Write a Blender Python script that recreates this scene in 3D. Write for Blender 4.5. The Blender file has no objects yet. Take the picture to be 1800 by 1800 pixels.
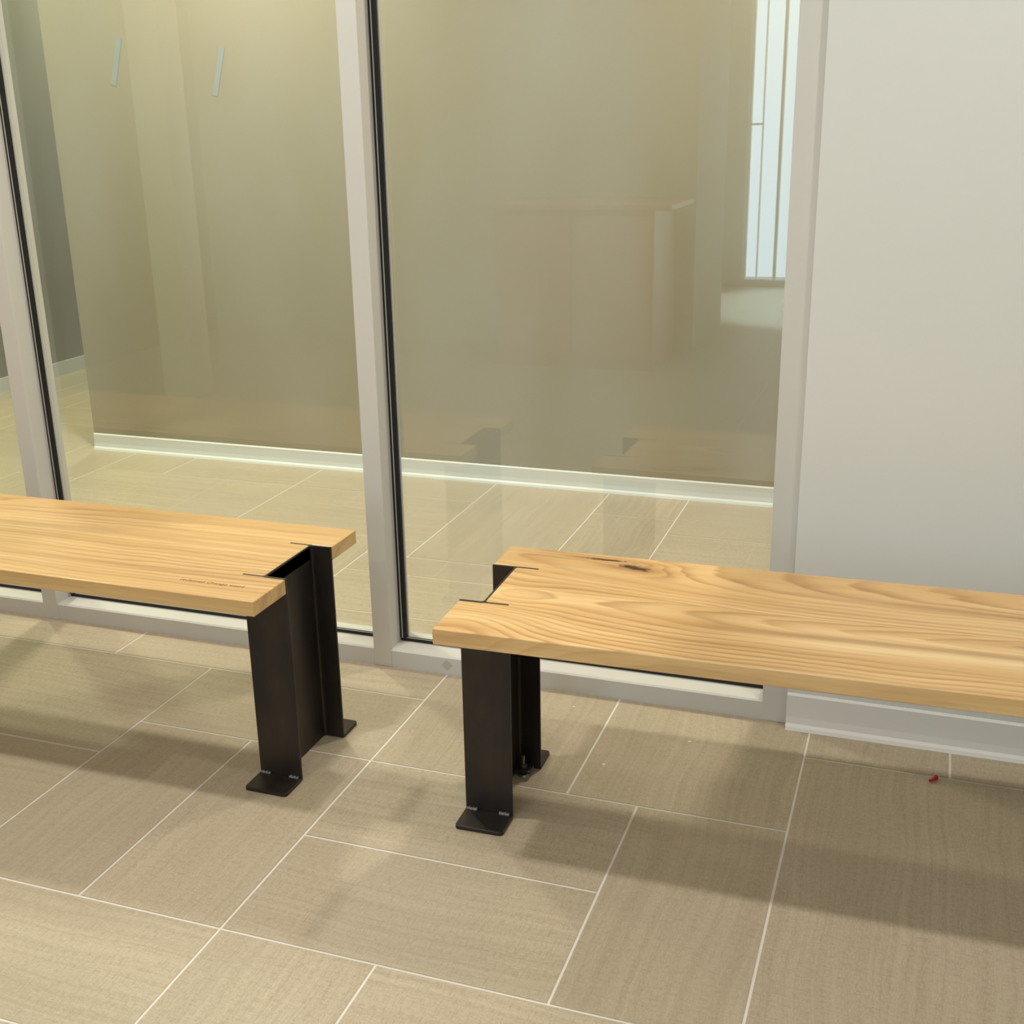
import bpy, bmesh, math, random
from mathutils import Vector, Matrix
random.seed(7)
scn=bpy.context.scene
COL=scn.collection
try: scn.view_settings.view_transform='Standard'
except Exception: pass

def s2l(c):
    return tuple(((x/255)/12.92 if x/255<=.04045 else ((x/255+.055)/1.055)**2.4) for x in c)+(1,)

# ---------------------------------------------------------------- node helper
class NT:
    def __init__(s,name):
        s.m=bpy.data.materials.new(name); s.m.use_nodes=True
        s.t=s.m.node_tree; s.t.nodes.clear()
        s.out=s.t.nodes.new('ShaderNodeOutputMaterial')
    def n(s,typ,**k):
        x=s.t.nodes.new(typ)
        for a,b in k.items(): setattr(x,a,b)
        return x
    def set(s,sock,v):
        if isinstance(v,bpy.types.NodeSocket): s.t.links.new(v,sock)
        else: sock.default_value=v
    def math(s,op,a,b=0.0,c=0.0):
        x=s.n('ShaderNodeMath',operation=op)
        s.set(x.inputs[0],a); s.set(x.inputs[1],b); s.set(x.inputs[2],c)
        return x.outputs[0]
    def mix(s,f,a,b,mode='MIX'):
        x=s.n('ShaderNodeMix',data_type='RGBA',blend_type=mode)
        s.set(x.inputs[0],f); s.set(x.inputs[6],a); s.set(x.inputs[7],b)
        return x.outputs[2]
    def noise(s,vec,scale,detail=3,rough=.5):
        x=s.n('ShaderNodeTexNoise'); s.set(x.inputs['Vector'],vec)
        x.inputs['Scale'].default_value=scale; x.inputs['Detail'].default_value=detail; x.inputs['Roughness'].default_value=rough
        return x.outputs[0]
    def mapping(s,vec,sc=(1,1,1),loc=(0,0,0)):
        x=s.n('ShaderNodeMapping'); s.set(x.inputs[0],vec); x.inputs[3].default_value=sc; x.inputs[1].default_value=loc
        return x.outputs[0]
    def ramp(s,f,stops):
        x=s.n('ShaderNodeValToRGB'); s.set(x.inputs[0],f)
        e=x.color_ramp.elements
        while len(e)<len(stops): e.new(.5)
        for i,(p,c) in enumerate(stops): e[i].position=p; e[i].color=c if len(c)==4 else tuple(c)+(1,)
        return x.outputs[0]
    def bw(s,f,a,b): return s.ramp(f,[(a,(0,0,0,1)),(b,(1,1,1,1))])
    def obj(s): return s.n('ShaderNodeTexCoord').outputs['Object']
    def gauss(s,X,Y,cx,cy,sx,sy):
        a=s.math('MULTIPLY',s.math('SUBTRACT',X,cx),1/sx); b=s.math('MULTIPLY',s.math('SUBTRACT',Y,cy),1/sy)
        return s.math('POWER',2.718,s.math('MULTIPLY',s.math('ADD',s.math('MULTIPLY',a,a),s.math('MULTIPLY',b,b)),-.5))
    def principled(s,color,rough=.5,metal=0,bump=None,bs=.1,bd=.001,spec=.5):
        p=s.n('ShaderNodeBsdfPrincipled')
        s.set(p.inputs['Base Color'],color); s.set(p.inputs['Roughness'],rough); s.set(p.inputs['Metallic'],metal)
        p.inputs['Specular IOR Level'].default_value=spec
        if bump is not None:
            b=s.n('ShaderNodeBump'); b.inputs['Strength'].default_value=bs; b.inputs['Distance'].default_value=bd
            s.set(b.inputs['Height'],bump); s.t.links.new(b.outputs[0],p.inputs['Normal'])
        s.t.links.new(p.outputs[0],s.out.inputs[0])
        return p

def paint(name,rgb,rough=.6,var=.03,scale=3,bump=200,spec=.4):
    t=NT(name); o=t.obj(); c=s2l(rgb)
    n=t.noise(o,scale,3)
    d=tuple(x*(1-var*2) for x in c[:3])+(1,); l=tuple(min(1,x*(1+var)) for x in c[:3])+(1,)
    t.principled(t.mix(n,d,l),rough,0,t.noise(o,bump,2),.05,.0005,spec)
    return t.m

def wood(name,yc,D,k,freq,seams,knot,swirls,streaks,light,mid,dark):
    t=NT(name); o=t.obj()
    sp=t.n('ShaderNodeSeparateXYZ'); t.set(sp.inputs[0],o)
    X,Y,Z=sp.outputs
    big=t.noise(t.mapping(o,(1.3,3.5,3)),1.0,2)
    med=t.noise(t.mapping(o,(5,16,16)),1.0,2)
    fine=t.noise(t.mapping(o,(8,90,90)),1.0,3)
    pl=None
    for sx in seams:
        g=t.math('GREATER_THAN',Y,sx)
        pl=g if pl is None else t.math('ADD',pl,g)
    ycs=t.math('ADD',yc,t.math('MULTIPLY',pl,.24)) if pl is not None else yc
    dy=t.math('SUBTRACT',Y,ycs)
    dy=t.math('ADD',dy,t.math('MULTIPLY',t.math('SUBTRACT',big,.5),.09))
    dz=t.math('SUBTRACT',t.math('ADD',Z,D-.47),t.math('MULTIPLY',X,k))
    if pl is not None: dz=t.math('ADD',dz,t.math('MULTIPLY',pl,.075))
    r=t.math('SQRT',t.math('ADD',t.math('MULTIPLY',dy,dy),t.math('MULTIPLY',dz,dz)))
    r=t.math('ADD',r,t.math('MULTIPLY',t.math('SUBTRACT',fine,.5),.0035))
    r=t.math('ADD',r,t.math('MULTIPLY',t.math('SUBTRACT',med,.5),.014))
    for (a,b,c,d,e) in swirls:
        r=t.math('ADD',r,t.math('MULTIPLY',t.gauss(X,Y,a,b,c,d),e))
    if knot:
        kk=None;halo=None
        for (cx,cy,lx,ly,sh) in knot:
            dyy=t.math('SUBTRACT',Y,cy)
            kx=t.math('MULTIPLY',t.math('SUBTRACT',t.math('SUBTRACT',X,cx),t.math('MULTIPLY',dyy,sh)),1/lx)
            ky=t.math('MULTIPLY',dyy,1/ly)
            kd=t.math('SQRT',t.math('ADD',t.math('MULTIPLY',kx,kx),t.math('MULTIPLY',ky,ky)))
            gs=t.math('POWER',2.718,t.math('MULTIPLY',t.math('MULTIPLY',kd,kd),-.16))
            r=t.math('ADD',r,t.math('MULTIPLY',gs,.03))
            halo=gs if halo is None else t.math('MAXIMUM',halo,gs)
            kd=t.math('ADD',kd,t.math('MULTIPLY',t.math('SUBTRACT',t.noise(o,110,3),.5),1.6))
            q=t.ramp(kd,[(.45,(1,1,1,1)),(.8,(.45,.45,.45,1)),(1.0,(0,0,0,1))])
            kk=q if kk is None else t.math('MAXIMUM',kk,q)
    fr=t.math('FRACT',t.math('MULTIPLY',r,freq))
    ring=t.ramp(fr,[(0,(0,0,0,1)),(.45,(.12,.12,.12,1)),(.88,(1,1,1,1)),(1,(0,0,0,1))])
    amp=t.ramp(t.noise(t.mapping(o,(1.4,9,9),(3,1,0)),1.0,3),[(.34,(.06,.06,.06,1)),(.66,(.78,.78,.78,1))])
    ns=t.n('ShaderNodeSeparateXYZ'); t.set(ns.inputs[0],t.n('ShaderNodeNewGeometry').outputs['Normal'])
    nz=t.math('ADD',.35,t.math('MULTIPLY',t.math('ABSOLUTE',ns.outputs[2]),.65))
    f=t.math('MULTIPLY',t.math('MULTIPLY',ring,amp),nz)
    base=t.mix(t.bw(t.noise(t.mapping(o,(.7,13,13),(7,2,0)),1.0,4,.6),.38,.64),s2l(light),s2l(mid))
    fr2=t.math('SINE',t.math('MULTIPLY',r,freq*1.6))
    base=t.mix(t.math('MULTIPLY',t.bw(fr2,.1,1.0),.30),base,s2l(tuple((a*.4+b*.6) for a,b in zip(mid,dark))))
    c=t.mix(f,base,s2l(dark))
    hair=t.noise(t.mapping(o,(2.5,170,170)),1.0,3,.65)
    c=t.mix(t.math('MULTIPLY',t.bw(hair,.48,.72),.22),c,s2l(dark))
    for (y0,sl,wd,x0,col,am) in streaks:
        yy=t.math('SUBTRACT',t.math('SUBTRACT',Y,y0),t.math('ADD',t.math('MULTIPLY',X,sl),t.math('MULTIPLY',t.math('SUBTRACT',big,.5),.03)))
        g=t.math('POWER',2.718,t.math('MULTIPLY',t.math('MULTIPLY',yy,yy),-.5/(wd*wd)))
        xf=t.ramp(t.math('MULTIPLY',t.math('SUBTRACT',X,x0),3),[(0,(0,0,0,1)),(1,(1,1,1,1))])
        c=t.mix(t.math('MULTIPLY',t.math('MULTIPLY',g,xf),am),c,s2l(col))
    pore=t.noise(t.mapping(o,(14,420,420)),1.0,2)
    c=t.mix(t.math('MULTIPLY',t.bw(pore,.5,.72),.14),c,s2l(tuple(x*.75 for x in dark)))
    for sx in seams:
        a=t.math('LESS_THAN',t.math('ABSOLUTE',t.math('SUBTRACT',Y,sx)),.0005)
        c=t.mix(t.math('MULTIPLY',a,.4),c,s2l((130,92,50)))
    if knot:
        c=t.mix(t.math('MULTIPLY',halo,.5),c,s2l((142,92,44)))
        c=t.mix(kk,c,s2l((54,32,17)))
    t.principled(c,t.math('ADD',.28,t.math('MULTIPLY',f,.1)),0,pore,.08,.0004,.55)
    return t.m

M={}
M['wood_r']=wood('honey_hickory_wood',.19,.115,.10,68,[.235],[(.290,.402,.034,.016,-1.2),(.222,.432,.052,.0065,-2.4)],
   [(.05,.06,.09,.05,.05),(.10,.20,.06,.05,-.026)],
   [(.14,.02,.009,.35,(142,94,46),.7),(.115,.022,.014,.4,(238,210,158),.75),(.165,.02,.012,.5,(234,202,148),.55),(.33,.01,.012,.5,(152,108,58),.4)],
   (226,190,134),(209,167,109),(156,109,58))
M['wood_l']=wood('pale_hickory_wood',.22,.10,-.02,75,[.15],None,[(1.6,.3,.2,.06,.01)],[(.27,.0,.008,-3,(150,106,60),.3),(.10,.0,.006,-3,(150,106,60),.3)],(216,180,125),(200,160,105),(156,113,62))
t=NT('black_hot_rolled_steel'); o=t.obj()
n=t.noise(t.mapping(o,(14,14,5)),1,5,.6); sc=t.noise(t.mapping(o,(160,160,6)),1,2)
c=t.mix(t.bw(n,.35,.7),s2l((34,31,31)),s2l((60,49,41)))
t.principled(c,t.math('ADD',.26,t.math('MULTIPLY',sc,.25)),.4,sc,.05,.0003,.55); M['steel']=t.m
t=NT('weld_steel'); o=t.obj(); t.principled(t.mix(t.noise(o,300,2),s2l((70,68,66)),s2l((150,148,146))),.35,.8,t.noise(o,500,2),.3,.001); M['weld']=t.m
M['frame']=paint('warm_grey_painted_frame',(203,200,192),.5,.02)
M['wallr']=paint('pale_grey_wall_paint',(214,214,208),.6,.012)
M['wallin']=paint('olive_beige_wall_paint',(141,133,110),.6,.02,1)
M['wallleft']=paint('dark_olive_wall_paint',(132,126,110),.6,.03,1)
M['white']=paint('white_ceiling_paint',(232,232,230),.8,.02)
M['wallback']=paint('beige_back_wall_paint',(184,180,168),.7,.02)
M['base']=paint('white_vinyl_baseboard',(226,223,216),.5,.02)
M['basefar']=paint('cool_white_vinyl_baseboard',(216,220,220),.4,.02)
M['blackrubber']=paint('black_rubber_gasket',(22,22,22),.45,.05)
M['red']=paint('red_plastic',(190,26,22),.4,.05)
M['speck']=paint('white_paint_speck',(225,220,205),.7,.05)
M['ink']=paint('dark_brown_stamp_ink',(100,68,38),.7,.05)
M['cab']=paint('pinkish_brown_wood_cabinet',(192,140,118),.4,.1,6)
M['alum']=paint('brushed_aluminium',(180,178,170),.3,.05)
M['blue_reflection']=paint('pale_blue_painted_reflection',(132,142,140),.6,.05)  # colour of the painted blue reflection streaks
# glass
t=NT('clear_green_glass')
g=t.n('ShaderNodeNewGeometry'); dt=t.n('ShaderNodeVectorMath',operation='DOT_PRODUCT')
t.set(dt.inputs[0],g.outputs['Normal']); t.set(dt.inputs[1],g.outputs['Incoming'])
c=t.math('ABSOLUTE',dt.outputs['Value'])
F=t.math('ADD',.105,t.math('MULTIPLY',t.math('POWER',t.math('SUBTRACT',1,c),5),.85))
tr=t.n('ShaderNodeBsdfTransparent'); tr.inputs[0].default_value=(.91,.94,.905,1)
df=t.n('ShaderNodeBsdfDiffuse'); df.inputs[0].default_value=(.76,.84,.82,1)
m0=t.n('ShaderNodeMixShader'); 
milky_haze=t.noise(t.mapping(g.outputs['Position'],(2.6,1,.9)),1.0,3)  # patchy diffuse haze in the glass colour: dust film and milky reflections
t.set(m0.inputs[0],t.math('ADD',.02,t.math('MULTIPLY',t.bw(milky_haze,.35,.7),.16))); t.t.links.new(tr.outputs[0],m0.inputs[1]); t.t.links.new(df.outputs[0],m0.inputs[2])
gl=t.n('ShaderNodeBsdfGlossy'); gl.inputs['Roughness'].default_value=.012; gl.inputs[0].default_value=(.95,1,.99,1)
mx=t.n('ShaderNodeMixShader'); t.set(mx.inputs[0],F); t.t.links.new(m0.outputs[0],mx.inputs[1]); t.t.links.new(gl.outputs[0],mx.inputs[2]); t.t.links.new(mx.outputs[0],t.out.inputs[0])
M['glass']=t.m
# tiles
t=NT('sandstone_porcelain_tile')
uv=t.n('ShaderNodeUVMap',uv_map='tile').outputs[0]; rn=t.n('ShaderNodeUVMap',uv_map='rnd').outputs[0]
sr=t.n('ShaderNodeSeparateXYZ'); t.set(sr.inputs[0],rn)
warp=t.noise(t.mapping(uv,(2.0,3,1)),1,2)
su=t.n('ShaderNodeSeparateXYZ'); t.set(su.inputs[0],uv)
v2=t.math('ADD',su.outputs[1],t.math('MULTIPLY',warp,.09))
cb=t.n('ShaderNodeCombineXYZ'); t.set(cb.inputs[0],su.outputs[0]); t.set(cb.inputs[1],v2)
st=t.noise(t.mapping(cb.outputs[0],(1.0,75,1)),1,4,.65)
st2=t.noise(t.mapping(uv,(90,300,1)),1,3,.6)
cross=t.noise(t.mapping(uv,(260,40,1)),1,2,.6)
cloud=t.noise(t.mapping(uv,(3,6,1)),1,3)
grit=t.noise(uv,420,2)
A=s2l((186,171,147)); B=s2l((165,150,125)); C=s2l((206,192,168))
c=t.mix(t.bw(st,.32,.68),B,A)
c=t.mix(t.math('MULTIPLY',t.bw(st2,.42,.65),.38),c,C)
c=t.mix(t.math('MULTIPLY',t.bw(cross,.5,.7),.36),c,s2l((136,122,99)))
c=t.mix(t.math('MULTIPLY',t.bw(cloud,.35,.75),.30),c,s2l((152,138,114)))
c=t.mix(t.math('MULTIPLY',t.bw(grit,.5,.7),.36),c,s2l((122,109,89)))
c=t.mix(t.math('MULTIPLY',sr.outputs[0],.28),c,s2l((166,151,126)))
t.principled(c,.5,0,t.math('ADD',st2,grit),.15,.0007,.35); M['tile']=t.m
M['grout']=paint('light_grout',(216,210,197),.9,.03,30)

# ---------------------------------------------------------------- mesh helpers
def mk(name,bm,mats,parent=None,kind=None,bevel=0,smooth=False,loc=None,seg=2):
    me=bpy.data.meshes.new(name); bm.normal_update(); bm.to_mesh(me); bm.free()
    ob=bpy.data.objects.new(name,me); COL.objects.link(ob)
    for m in (mats if isinstance(mats,list) else [mats]): me.materials.append(m)
    if parent: ob.parent=parent
    if kind: ob['kind']=kind
    if loc: ob.location=loc
    if smooth:
        for p in me.polygons: p.use_smooth=True
    if bevel:
        b=ob.modifiers.new('Bevel','BEVEL'); b.width=bevel; b.segments=seg; b.limit_method='ANGLE'; b.angle_limit=.6
        b.harden_normals=False
    return ob
def addbox(bm,a,b,mi=0):
    x0,y0,z0=a;x1,y1,z1=b
    v=[bm.verts.new(p) for p in [(x0,y0,z0),(x1,y0,z0),(x1,y1,z0),(x0,y1,z0),(x0,y0,z1),(x1,y0,z1),(x1,y1,z1),(x0,y1,z1)]]
    for f in [(3,2,1,0),(4,5,6,7),(0,1,5,4),(1,2,6,5),(2,3,7,6),(3,0,4,7)]:
        bm.faces.new([v[i] for i in f]).material_index=mi
def box(name,a,b,mat,**k):
    bm=bmesh.new(); addbox(bm,a,b); return mk(name,bm,mat,**k)
def prism(bm,pts,z0,z1,mi=0):
    A=[bm.verts.new((x,y,z0)) for x,y in pts];B=[bm.verts.new((x,y,z1)) for x,y in pts]
    n=len(pts)
    bm.faces.new(B).material_index=mi; bm.faces.new(A[::-1]).material_index=mi
    for i in range(n): bm.faces.new([A[i],A[(i+1)%n],B[(i+1)%n],B[i]]).material_index=mi
def extr_x(bm,prof,x0,x1):
    A=[bm.verts.new((x0,y,z)) for y,z in prof];B=[bm.verts.new((x1,y,z)) for y,z in prof]
    n=len(prof); bm.faces.new(A);bm.faces.new(B[::-1])
    for i in range(n): bm.faces.new([A[(i+1)%n],A[i],B[i],B[(i+1)%n]])
    bmesh.ops.recalc_face_normals(bm,faces=bm.faces)

# ---------------------------------------------------------------- setting
U=.3048
XL,XR=-3.63,3.5
YG=1.13   # glass plane
YF=1.059  # frame front
tiles=[(0,2,0,1),(0,2,1,2),(2,3,0,2),(0,1.5,2,5),(1.5,3,2,5),(3,4.5,0,3),(3,4,3,5),(4,6,3,4),(4.5,6,0,3),
(-1,0,0,2),(-2,-1,0,2),(-2,0,2,3),(-5,-2,0,1.5),(-5,-2,1.5,3),(-3,0,3,4.5),(-5,-3,3,4),
(-2,0,-1,0),(0,1,-2,0),(1,4,-1.5,0),(-3,0,-2.5,-1),(0,1,8,10),(0,1,6,8),(1,4,7.5,9),(1,4,6,7.5),(-1.5,0,6,9),(-4,-1.5,8,9),(-4,-1.5,6.5,8),(-7,-4,6.5,8),(-6,-4,8,9)]
I0,I1,J0,J1=-26,24,-46,46
occ={}
T=[]
for a,b,c_,d in tiles:
    T.append((int(a*2),int(b*2),int(c_*2),int(d*2)))
for q in T:
    for i in range(q[0],q[1]):
        for j in range(q[2],q[3]): occ[i,j]=1
sizes=[(4,2),(2,4),(6,3),(3,6),(4,2),(2,4)]
for j in range(J0,J1):
    for i in range(I0,I1):
        if (i,j) in occ: continue
        ss=sizes[:]; random.shuffle(ss); ss+= [(3,3),(2,3),(3,2),(2,2),(1,4),(4,1),(1,2),(2,1),(1,1)]
        for w,h in ss:
            if all((i+a,j+b) not in occ for a in range(w) for b in range(h)):
                T.append((i,i+w,j,j+h))
                for a in range(w):
                    for b in range(h): occ[i+a,j+b]=1
                break
bm=bmesh.new(); luv=bm.loops.layers.uv.new('tile'); lr=bm.loops.layers.uv.new('rnd')
gp=.0026; hU=U/2
for a,b,c_,d in T:
    x0,x1,y0,y1=a*hU+gp,b*hU-gp,c_*hU+gp,d*hU-gp
    f=bm.faces.new([bm.verts.new(p) for p in [(x0,y0,0),(x1,y0,0),(x1,y1,0),(x0,y1,0)]])
    ou,ov=random.uniform(0,50),random.uniform(0,50); rv=random.random()
    along=(b-a)>=(d-c_)
    for l in f.loops:
        x,y=l.vert.co.x,l.vert.co.y
        l[luv].uv=((x+ou,y+ov) if along else (y+ou,x+ov)); l[lr].uv=(rv,rv)
f=bm.faces.new([bm.verts.new(p) for p in [(I0*hU,J0*hU,-.0008),(I1*hU,J0*hU,-.0008),(I1*hU,J1*hU,-.0008),(I0*hU,J1*hU,-.0008)]]); f.material_index=1
mk('floor',bm,[M['tile'],M['grout']],kind='structure')
H=2.7
box('ceiling',(XL-.2,-6.8,H),(XR+.2,6.7,H+.1),M['white'],kind='structure')
box('wall_left',(XL-.12,-6.6,0),(XL,6.6,H),M['wallleft'],kind='structure')
box('wall_east',(XR,-6.6,0),(XR+.12,6.6,H),M['wallr'],kind='structure')
box('wall_end',(XL,6.5,0),(XR,6.62,H),M['wallleft'],kind='structure')
box('wall_far',(-2.36,2.70,0),(XR,2.82,H),M['wallin'],kind='structure')
box('wall_right',(.857,1.045,0),(XR,1.16,H),M['wallr'],kind='structure')
box('wall_back',(XL,-4.4,0),(-.27,-3.4,H),M['wallback'],kind='structure')
box('trim_10',(-2.68,-1.60,0),(-2.50,-1.42,H),M['wallr'],kind='structure',bevel=.004)
WX0=-.44
bm=bmesh.new()
addbox(bm,(XL,-6.55,0),(WX0,-6.4,H)); addbox(bm,(WX0,-6.55,2.5),(XR,-6.4,H)); addbox(bm,(1.6,-6.55,0),(XR,-6.4,2.5)); addbox(bm,(WX0,-6.55,0),(1.6,-6.4,.05))
mk('wall_rear',bm,M['white'],kind='structure')
bm=bmesh.new()
for x,w in ((WX0,.02),(-.33,.006),(-.19,.022),(-.04,.008),(.04,.05),(.6,.05),(1.2,.05),(1.55,.05)): addbox(bm,(x,-6.5,.05),(x+w,-6.44,2.5))
addbox(bm,(WX0,-6.5,1.285),(-.33,-6.44,1.30))
mk('trim_9',bm,M['white'],kind='structure')
def baseb(name,x0,x1,y,h=.085,m='base'):
    bm=bmesh.new(); prof=[(y,0),(y-.018,0),(y-.015,.008),(y-.009,.014),(y-.007,.03),(y-.007,h-.004),(y-.003,h),(y,h)]
    extr_x(bm,prof,x0,x1); mk(name,bm,M[m],kind='structure')
baseb('baseboard_far',-2.36,XR,2.70,.072,'basefar')
baseb('baseboard_right',.859,XR,1.045,.088)
box('baseboard_left',(XL,1.2,0),(XL+.01,6.5,.078),M['basefar'],kind='structure')
mull=[-3.40,-2.33,-1.266,-.206,.80]
ti=1
for i,x in enumerate(mull):
    w=.05 if i<4 else .057
    bm=bmesh.new()
    addbox(bm,(x,YF,0),(x+w,YG+.05,H-.0))
    mk('trim_%d'%ti,bm,M['frame'],kind='structure',bevel=.0015); ti+=1
ti=11
bays=[(XL,-3.40)]+[(mull[i]+.05,mull[i+1]) for i in range(4)]
SZ=.05
for i,(a,b) in enumerate(bays):
    prof=[(YF+.002,0),(YF+.002,SZ-.004),(YF+.006,SZ),(YG+.05,SZ),(YG+.05,0)]
    bm=bmesh.new(); extr_x(bm,prof,a,b)
    mk('trim_%d'%ti,bm,M['frame'],kind='structure'); ti+=1
    bm=bmesh.new()
    v=[bm.verts.new(p) for p in [(a,YG,SZ),(b,YG,SZ),(b,YG,H),(a,YG,H)]]; bm.faces.new(v)
    win=mk('window_%d'%(i+1),bm,M['glass'],kind='structure')
    bm=bmesh.new(); g=.019
    for (p,q) in [((a,YG-.009,SZ),(b,YG-.001,SZ+.010)),((a,YG-.012,SZ+.010),(a+g,YG-.001,H)),((b-.006,YG-.012,SZ+.010),(b,YG-.001,H))]:
        addbox(bm,p,q)
    mk('gasket',bm,M['blackrubber'],parent=win)
    bm=bmesh.new(); addbox(bm,(a+.006,YG-.0135,SZ+.01),(a+.0085,YG-.012,H)); addbox(bm,(a+.004,YG-.011,SZ+.0101),(b-.004,YG-.009,SZ+.0112))
    addbox(bm,(a+g,YG-.004,SZ+.012),(a+g+.003,YG-.001,H))
    mk('glazing_bead',bm,M['alum'],parent=win)

# ---------------------------------------------------------------- benches
TOP=.47; TH=.032
def make_bench(loc,L,W,yf,yr,mat,label,rotz=0,text=None,bracket=True):
    e=bpy.data.objects.new('bench',None); COL.objects.link(e); e.location=loc; e.rotation_euler=(0,0,rotz)
    e.empty_display_size=.2
    e['label']=label; e['category']='bench'; e['group']='wood and steel benches along the glass wall'
    FW=.101; tf=.0055; tw=.0045
    pts=[(0,0),(L,0),(L,yf),(L-FW/2+tw/2,yf),(L-FW/2+tw/2,yr),(L,yr),(L,W),(0,W),(0,yr),(FW/2-tw/2,yr),(FW/2-tw/2,yf),(0,yf)]
    bm=bmesh.new(); prism(bm,pts,TOP-TH,TOP)
    mk('seat',bm,mat,parent=e,bevel=.0022,seg=3)
    for side in (0,1):
        def mx(x): return x if side==0 else L-x
        bm=bmesh.new()
        xs=sorted((mx(0),mx(FW))); wc=mx(FW/2)
        zt=TOP+.0008
        r=.006
        x0,x1=xs; wl,wr=wc-tw/2,wc+tw/2
        o=[(x0,yf),(x1,yf),(x1,yf+tf)]
        o+=[(wr+r-r*math.sin(math.radians(a)),yf+tf+r-r*math.cos(math.radians(a))) for a in (0,30,60,90)]
        o+=[(wr+r-r*math.cos(math.radians(a)),yr-tf-r+r*math.sin(math.radians(a))) for a in (0,30,60,90)]
        o+=[(x1,yr-tf),(x1,yr),(x0,yr),(x0,yr-tf)]
        o+=[(wl-r+r*math.sin(math.radians(a)),yr-tf-r+r*math.cos(math.radians(a))) for a in (0,30,60,90)]
        o+=[(wl-r+r*math.cos(math.radians(a)),yf+tf+r-r*math.sin(math.radians(a))) for a in (0,30,60,90)]
        o+=[(x0,yf+tf)]
        prism(bm,o,.002,zt)
        leg=mk('leg',bm,M['steel'],parent=e,bevel=.0012,seg=2)
        leg['label']='black steel wide-flange beam leg'
        for (ya,yb_) in ((yf-.068,yf+tf-.001),(yr-tf+.001,yr+.068)):
            bm=bmesh.new(); c=.008
            front=ya<yf
            P=[]
            def cor(cx,cy,a0):
                for s in range(5):
                    a=math.radians(a0+s*22.5); P.append((cx+c*math.cos(a),cy+c*math.sin(a)))
            if front:
                cor(x0+c,ya+c,180); cor(x1-c,ya+c,270); P+=[(x1,yf-.0005),(x0,yf-.0005)]
            else:
                P+=[(x0,yr+.0005),(x1,yr+.0005)]; cor(x1-c,yb_-c,0); cor(x0+c,yb_-c,90)
            prism(bm,P,0,.0085)
            mk('foot_plate',bm,M['steel'],parent=leg,bevel=.0012)
            for wx in (x0+.006,x1-.026):
                bm=bmesh.new()
                for s in range(7):
                    m=Matrix.Translation((wx+.003*s,(yf-.003) if front else (yr+.003),.0095))@Matrix.Diagonal((.0035,.0055,.0045+.001*math.sin(s*2.1),1))
                    bmesh.ops.create_uvsphere(bm,u_segments=10,v_segments=6,radius=1,matrix=m)
                w=mk('weld_bead',bm,M['weld'],parent=leg,smooth=True); w['label']='bright welded bead'
        if bracket:
            s=1 if side==0 else -1
            bx=wc+s*.020; by=yr-.035
            bm=bmesh.new()
            xa,xb=sorted((wc+s*.0023,wc+s*.040))
            P=[(xa,by-.018),(xb-.004,by-.018),(xb,by-.014),(xb,by+.014),(xb-.004,by+.018),(xa,by+.018)]
            prism(bm,P,.014,.020)
            br=mk('bracket',bm,M['steel'],parent=leg,bevel=.001)
            bm=bmesh.new()
            bmesh.ops.create_cone(bm,segments=16,radius1=.004,radius2=.004,depth=.046,cap_ends=True,matrix=Matrix.Translation((bx,by,.025)))
            bmesh.ops.create_cone(bm,segments=6,radius1=.0085,radius2=.0085,depth=.007,cap_ends=True,matrix=Matrix.Translation((bx,by,.0242)))
            bmesh.ops.create_cone(bm,segments=20,radius1=.013,radius2=.010,depth=.005,cap_ends=True,matrix=Matrix.Translation((bx,by,.0026)))
            b=mk('leveling_bolt',bm,M['weld'],parent=leg); b['label']='small steel leveling bolt'
    if text:
        cu=bpy.data.curves.new('stamped_lettering','FONT'); cu.body=text[0]; cu.size=text[3]; cu.extrude=.00005
        to=bpy.data.objects.new('tmp',cu); COL.objects.link(to)
        bpy.context.view_layer.update()
        dg=bpy.context.evaluated_depsgraph_get(); me=bpy.data.meshes.new_from_object(to.evaluated_get(dg))
        bpy.data.objects.remove(to)
        w=max(v.co.x for v in me.vertices); sx=text[4]/w
        for v in me.vertices: v.co.x*=sx
        me.materials.clear(); me.materials.append(M['ink'])
        ob=bpy.data.objects.new('lettering',me); COL.objects.link(ob); ob.parent=e; ob.location=(text[1],text[2],TOP+.0002)
        ob['label']='dark stamped lettering reading reclaimed Chicago wood'
    return e
make_bench((.281,.344,0),1.83,.46,.141,.344,M['wood_r'],'honey-coloured hickory bench with a dark knot, on black steel beam legs',math.radians(1.1))
make_bench((-.103-1.83,.358,0),1.83,.446,.125,.328,M['wood_l'],'pale hickory bench with stamped lettering, on black steel beam legs',0,
   text=('reclaimed Chicago wood',-.312+.103+1.83,.060,.0135,.15))

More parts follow.
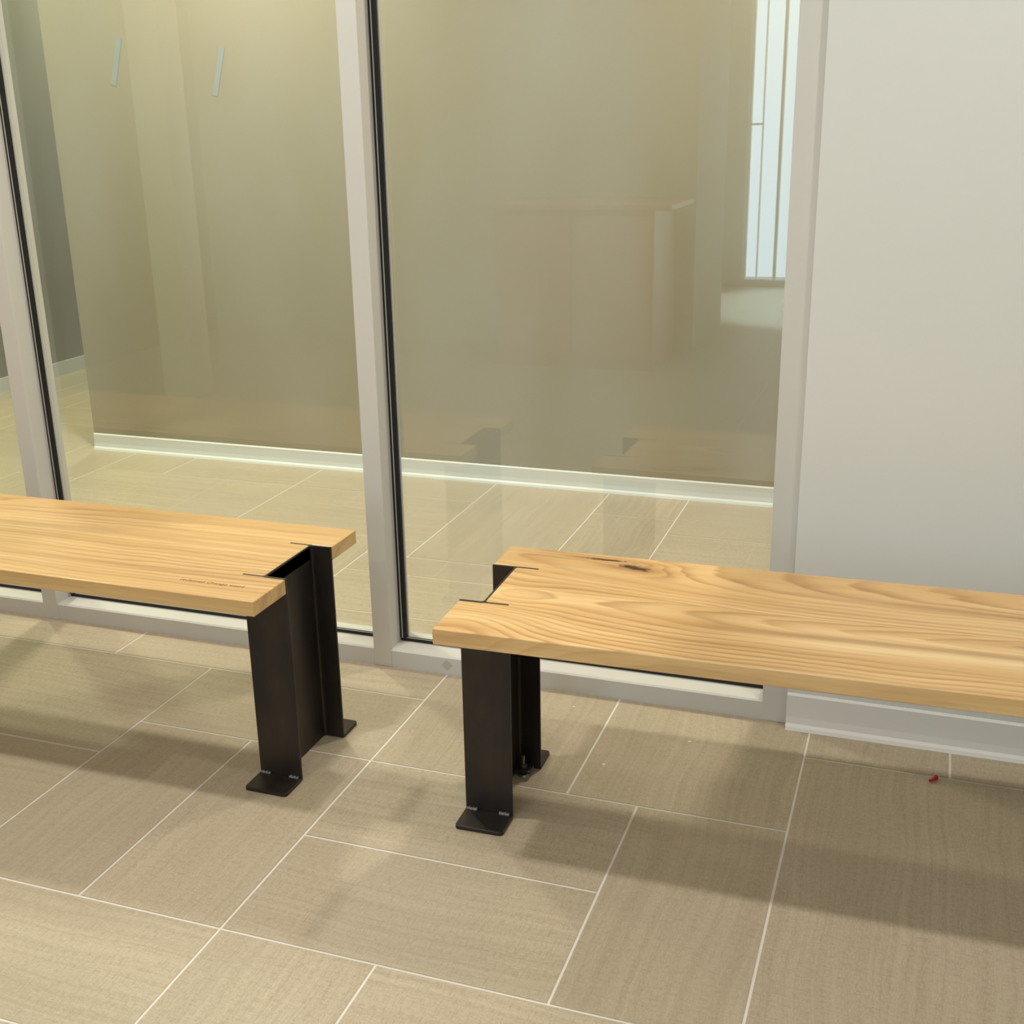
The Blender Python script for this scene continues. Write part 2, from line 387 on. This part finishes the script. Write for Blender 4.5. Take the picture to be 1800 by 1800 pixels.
# ---------------------------------------------------------------- small things
bm=bmesh.new()
bmesh.ops.create_cone(bm,segments=14,radius1=.003,radius2=.0042,depth=.022,cap_ends=True,matrix=Matrix.Rotation(math.radians(90),4,'Y'))
bmesh.ops.create_cone(bm,segments=14,radius1=.005,radius2=.005,depth=.0015,cap_ends=True,matrix=Matrix.Translation((.011,0,0))@Matrix.Rotation(math.radians(90),4,'Y'))
ob=mk('wall_plug',bm,M['red'],loc=(1.185,.8947,.005)); ob.rotation_euler=(0,0,math.radians(55))
ob['label']='small red plastic wall plug lying on the tile floor'; ob['category']='wall plug'
for k,(x,y,r) in enumerate([(.66,.905,.004),(.50,.75,.0035),(.36,.99,.003)]):
    bm=bmesh.new(); P=[]
    for s in range(12):
        a=s*math.tau/12; rr=r*(.7+.3*random.random()); P.append((rr*1.2*math.cos(a),rr*math.sin(a)))
    prism(bm,P,0,.0008); ob=mk('paint_speck' if k==0 else 'paint_speck.%03d'%k,bm,M['speck'],loc=(x,y,0.0))
    ob['label']='tiny white paint speck dried on the tile floor'; ob['category']='paint speck'; ob['group']='paint specks on the floor'
bm=bmesh.new(); prism(bm,[(-.012,-.008),(.008,-.012),(.012,.008),(-.008,.012)],0,.001)
M['stick']=paint('dull_clear_sticker',(186,180,166),.3,.05)
ob=mk('sticker',bm,M['stick'],loc=(0,YF+.0018,.028)); ob.rotation_euler=(math.radians(90),math.radians(30),0)
ob['label']='small square dull sticker on the window sill'; ob['category']='sticker'
for k,(x,z) in enumerate([(-1.56,1.55),(-2.02,1.60)]):  # strips added on the far wall to imitate blurry blue reflections in the glass
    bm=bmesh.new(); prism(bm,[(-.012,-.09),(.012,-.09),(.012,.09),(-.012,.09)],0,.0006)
    ob=mk('trim_%d'%(21+k),bm,M['blue_reflection'],loc=(x,2.6995,z),kind='structure'); ob.rotation_euler=(math.radians(90),math.radians(16),0)
# cabinet behind the viewer, seen mirrored in the glass
e=bpy.data.objects.new('cabinet',None); COL.objects.link(e); e.location=(-.82,-2.98,0); e['label']='pinkish brown wooden cabinet standing against the beige wall'; e['category']='cabinet'
box('body',(-.46,-.28,0.0),(.46,.28,.88),M['cab'],parent=e,bevel=.004)
box('worktop',(-.50,-.31,.88),(.56,.31,.91),M['cab'],parent=e,bevel=.004)
for sx in (-.445,.01): 
    d=box('door',(sx,.281,.08),(sx+.435,.298,.85),M['cab'],parent=e,bevel=.003)

# ---------------------------------------------------------------- lights
def lamp(x,y,p,r=.06,col=(1,.97,.92),z=H-.03):
    l=bpy.data.lights.new('downlight','AREA'); l.shape='DISK'; l.size=r*2; l.energy=p; l.color=col
    o=bpy.data.objects.new('downlight',l); COL.objects.link(o); o.location=(x,y,z)
for x,y,p in [(-.5,.25,22),(-2.4,.25,15),(1.6,.3,13),(-.5,-2.4,12),(1.8,-2.4,11),(-2.6,-2.4,12)]:
    lamp(x,y,p)
for x,y,p,c_ in [(-1.4,2.0,48,(1,.95,.82)),(.9,2.0,42,(1,.92,.81)),(-3.0,2.4,46,(.91,1,.62)),(-3.0,4.6,28,(.95,1,.72))]:
    lamp(x,y,p,.09,c_)
l=bpy.data.lights.new('added_floor_patch_light','SPOT'); l.energy=1700; l.spot_size=math.radians(50); l.spot_blend=.4; l.shadow_soft_size=.1; l.color=(.58,.82,1)  # added unseen spot, brightens the rear floor patch mirrored in the glass
o=bpy.data.objects.new('added_floor_patch_light',l); COL.objects.link(o); o.location=(.45,-5.35,H-.05)
l=bpy.data.lights.new('added_fill_light','AREA'); l.shape='RECTANGLE'; l.size=3.6; l.size_y=1.2; l.energy=22; l.color=(.97,.985,1)  # added unseen soft area light, fills the front room from above
o=bpy.data.objects.new('added_fill_light',l); COL.objects.link(o); o.location=(.8,-1.5,H-.02)
w=bpy.data.worlds.new('World'); scn.world=w; w.use_nodes=True
w.node_tree.nodes['Background'].inputs[0].default_value=(.68,.87,1,1); w.node_tree.nodes['Background'].inputs[1].default_value=5.5

# ---------------------------------------------------------------- camera
cd=bpy.data.cameras.new('Camera'); cd.sensor_width=36; cd.sensor_height=36; cd.lens=2079.46/1800*36; cd.clip_start=.05
co=bpy.data.objects.new('Camera',cd); COL.objects.link(co)
r=Vector((.94346,.33102,-.01775));u_=Vector((-.08795,.30158,.94938));f_=Vector((-.31962,.89413,-.31364))
co.matrix_world=Matrix(((r.x,u_.x,-f_.x,1.0942),(r.y,u_.y,-f_.y,-1.4824),(r.z,u_.z,-f_.z,1.3506),(0,0,0,1)))
scn.camera=co
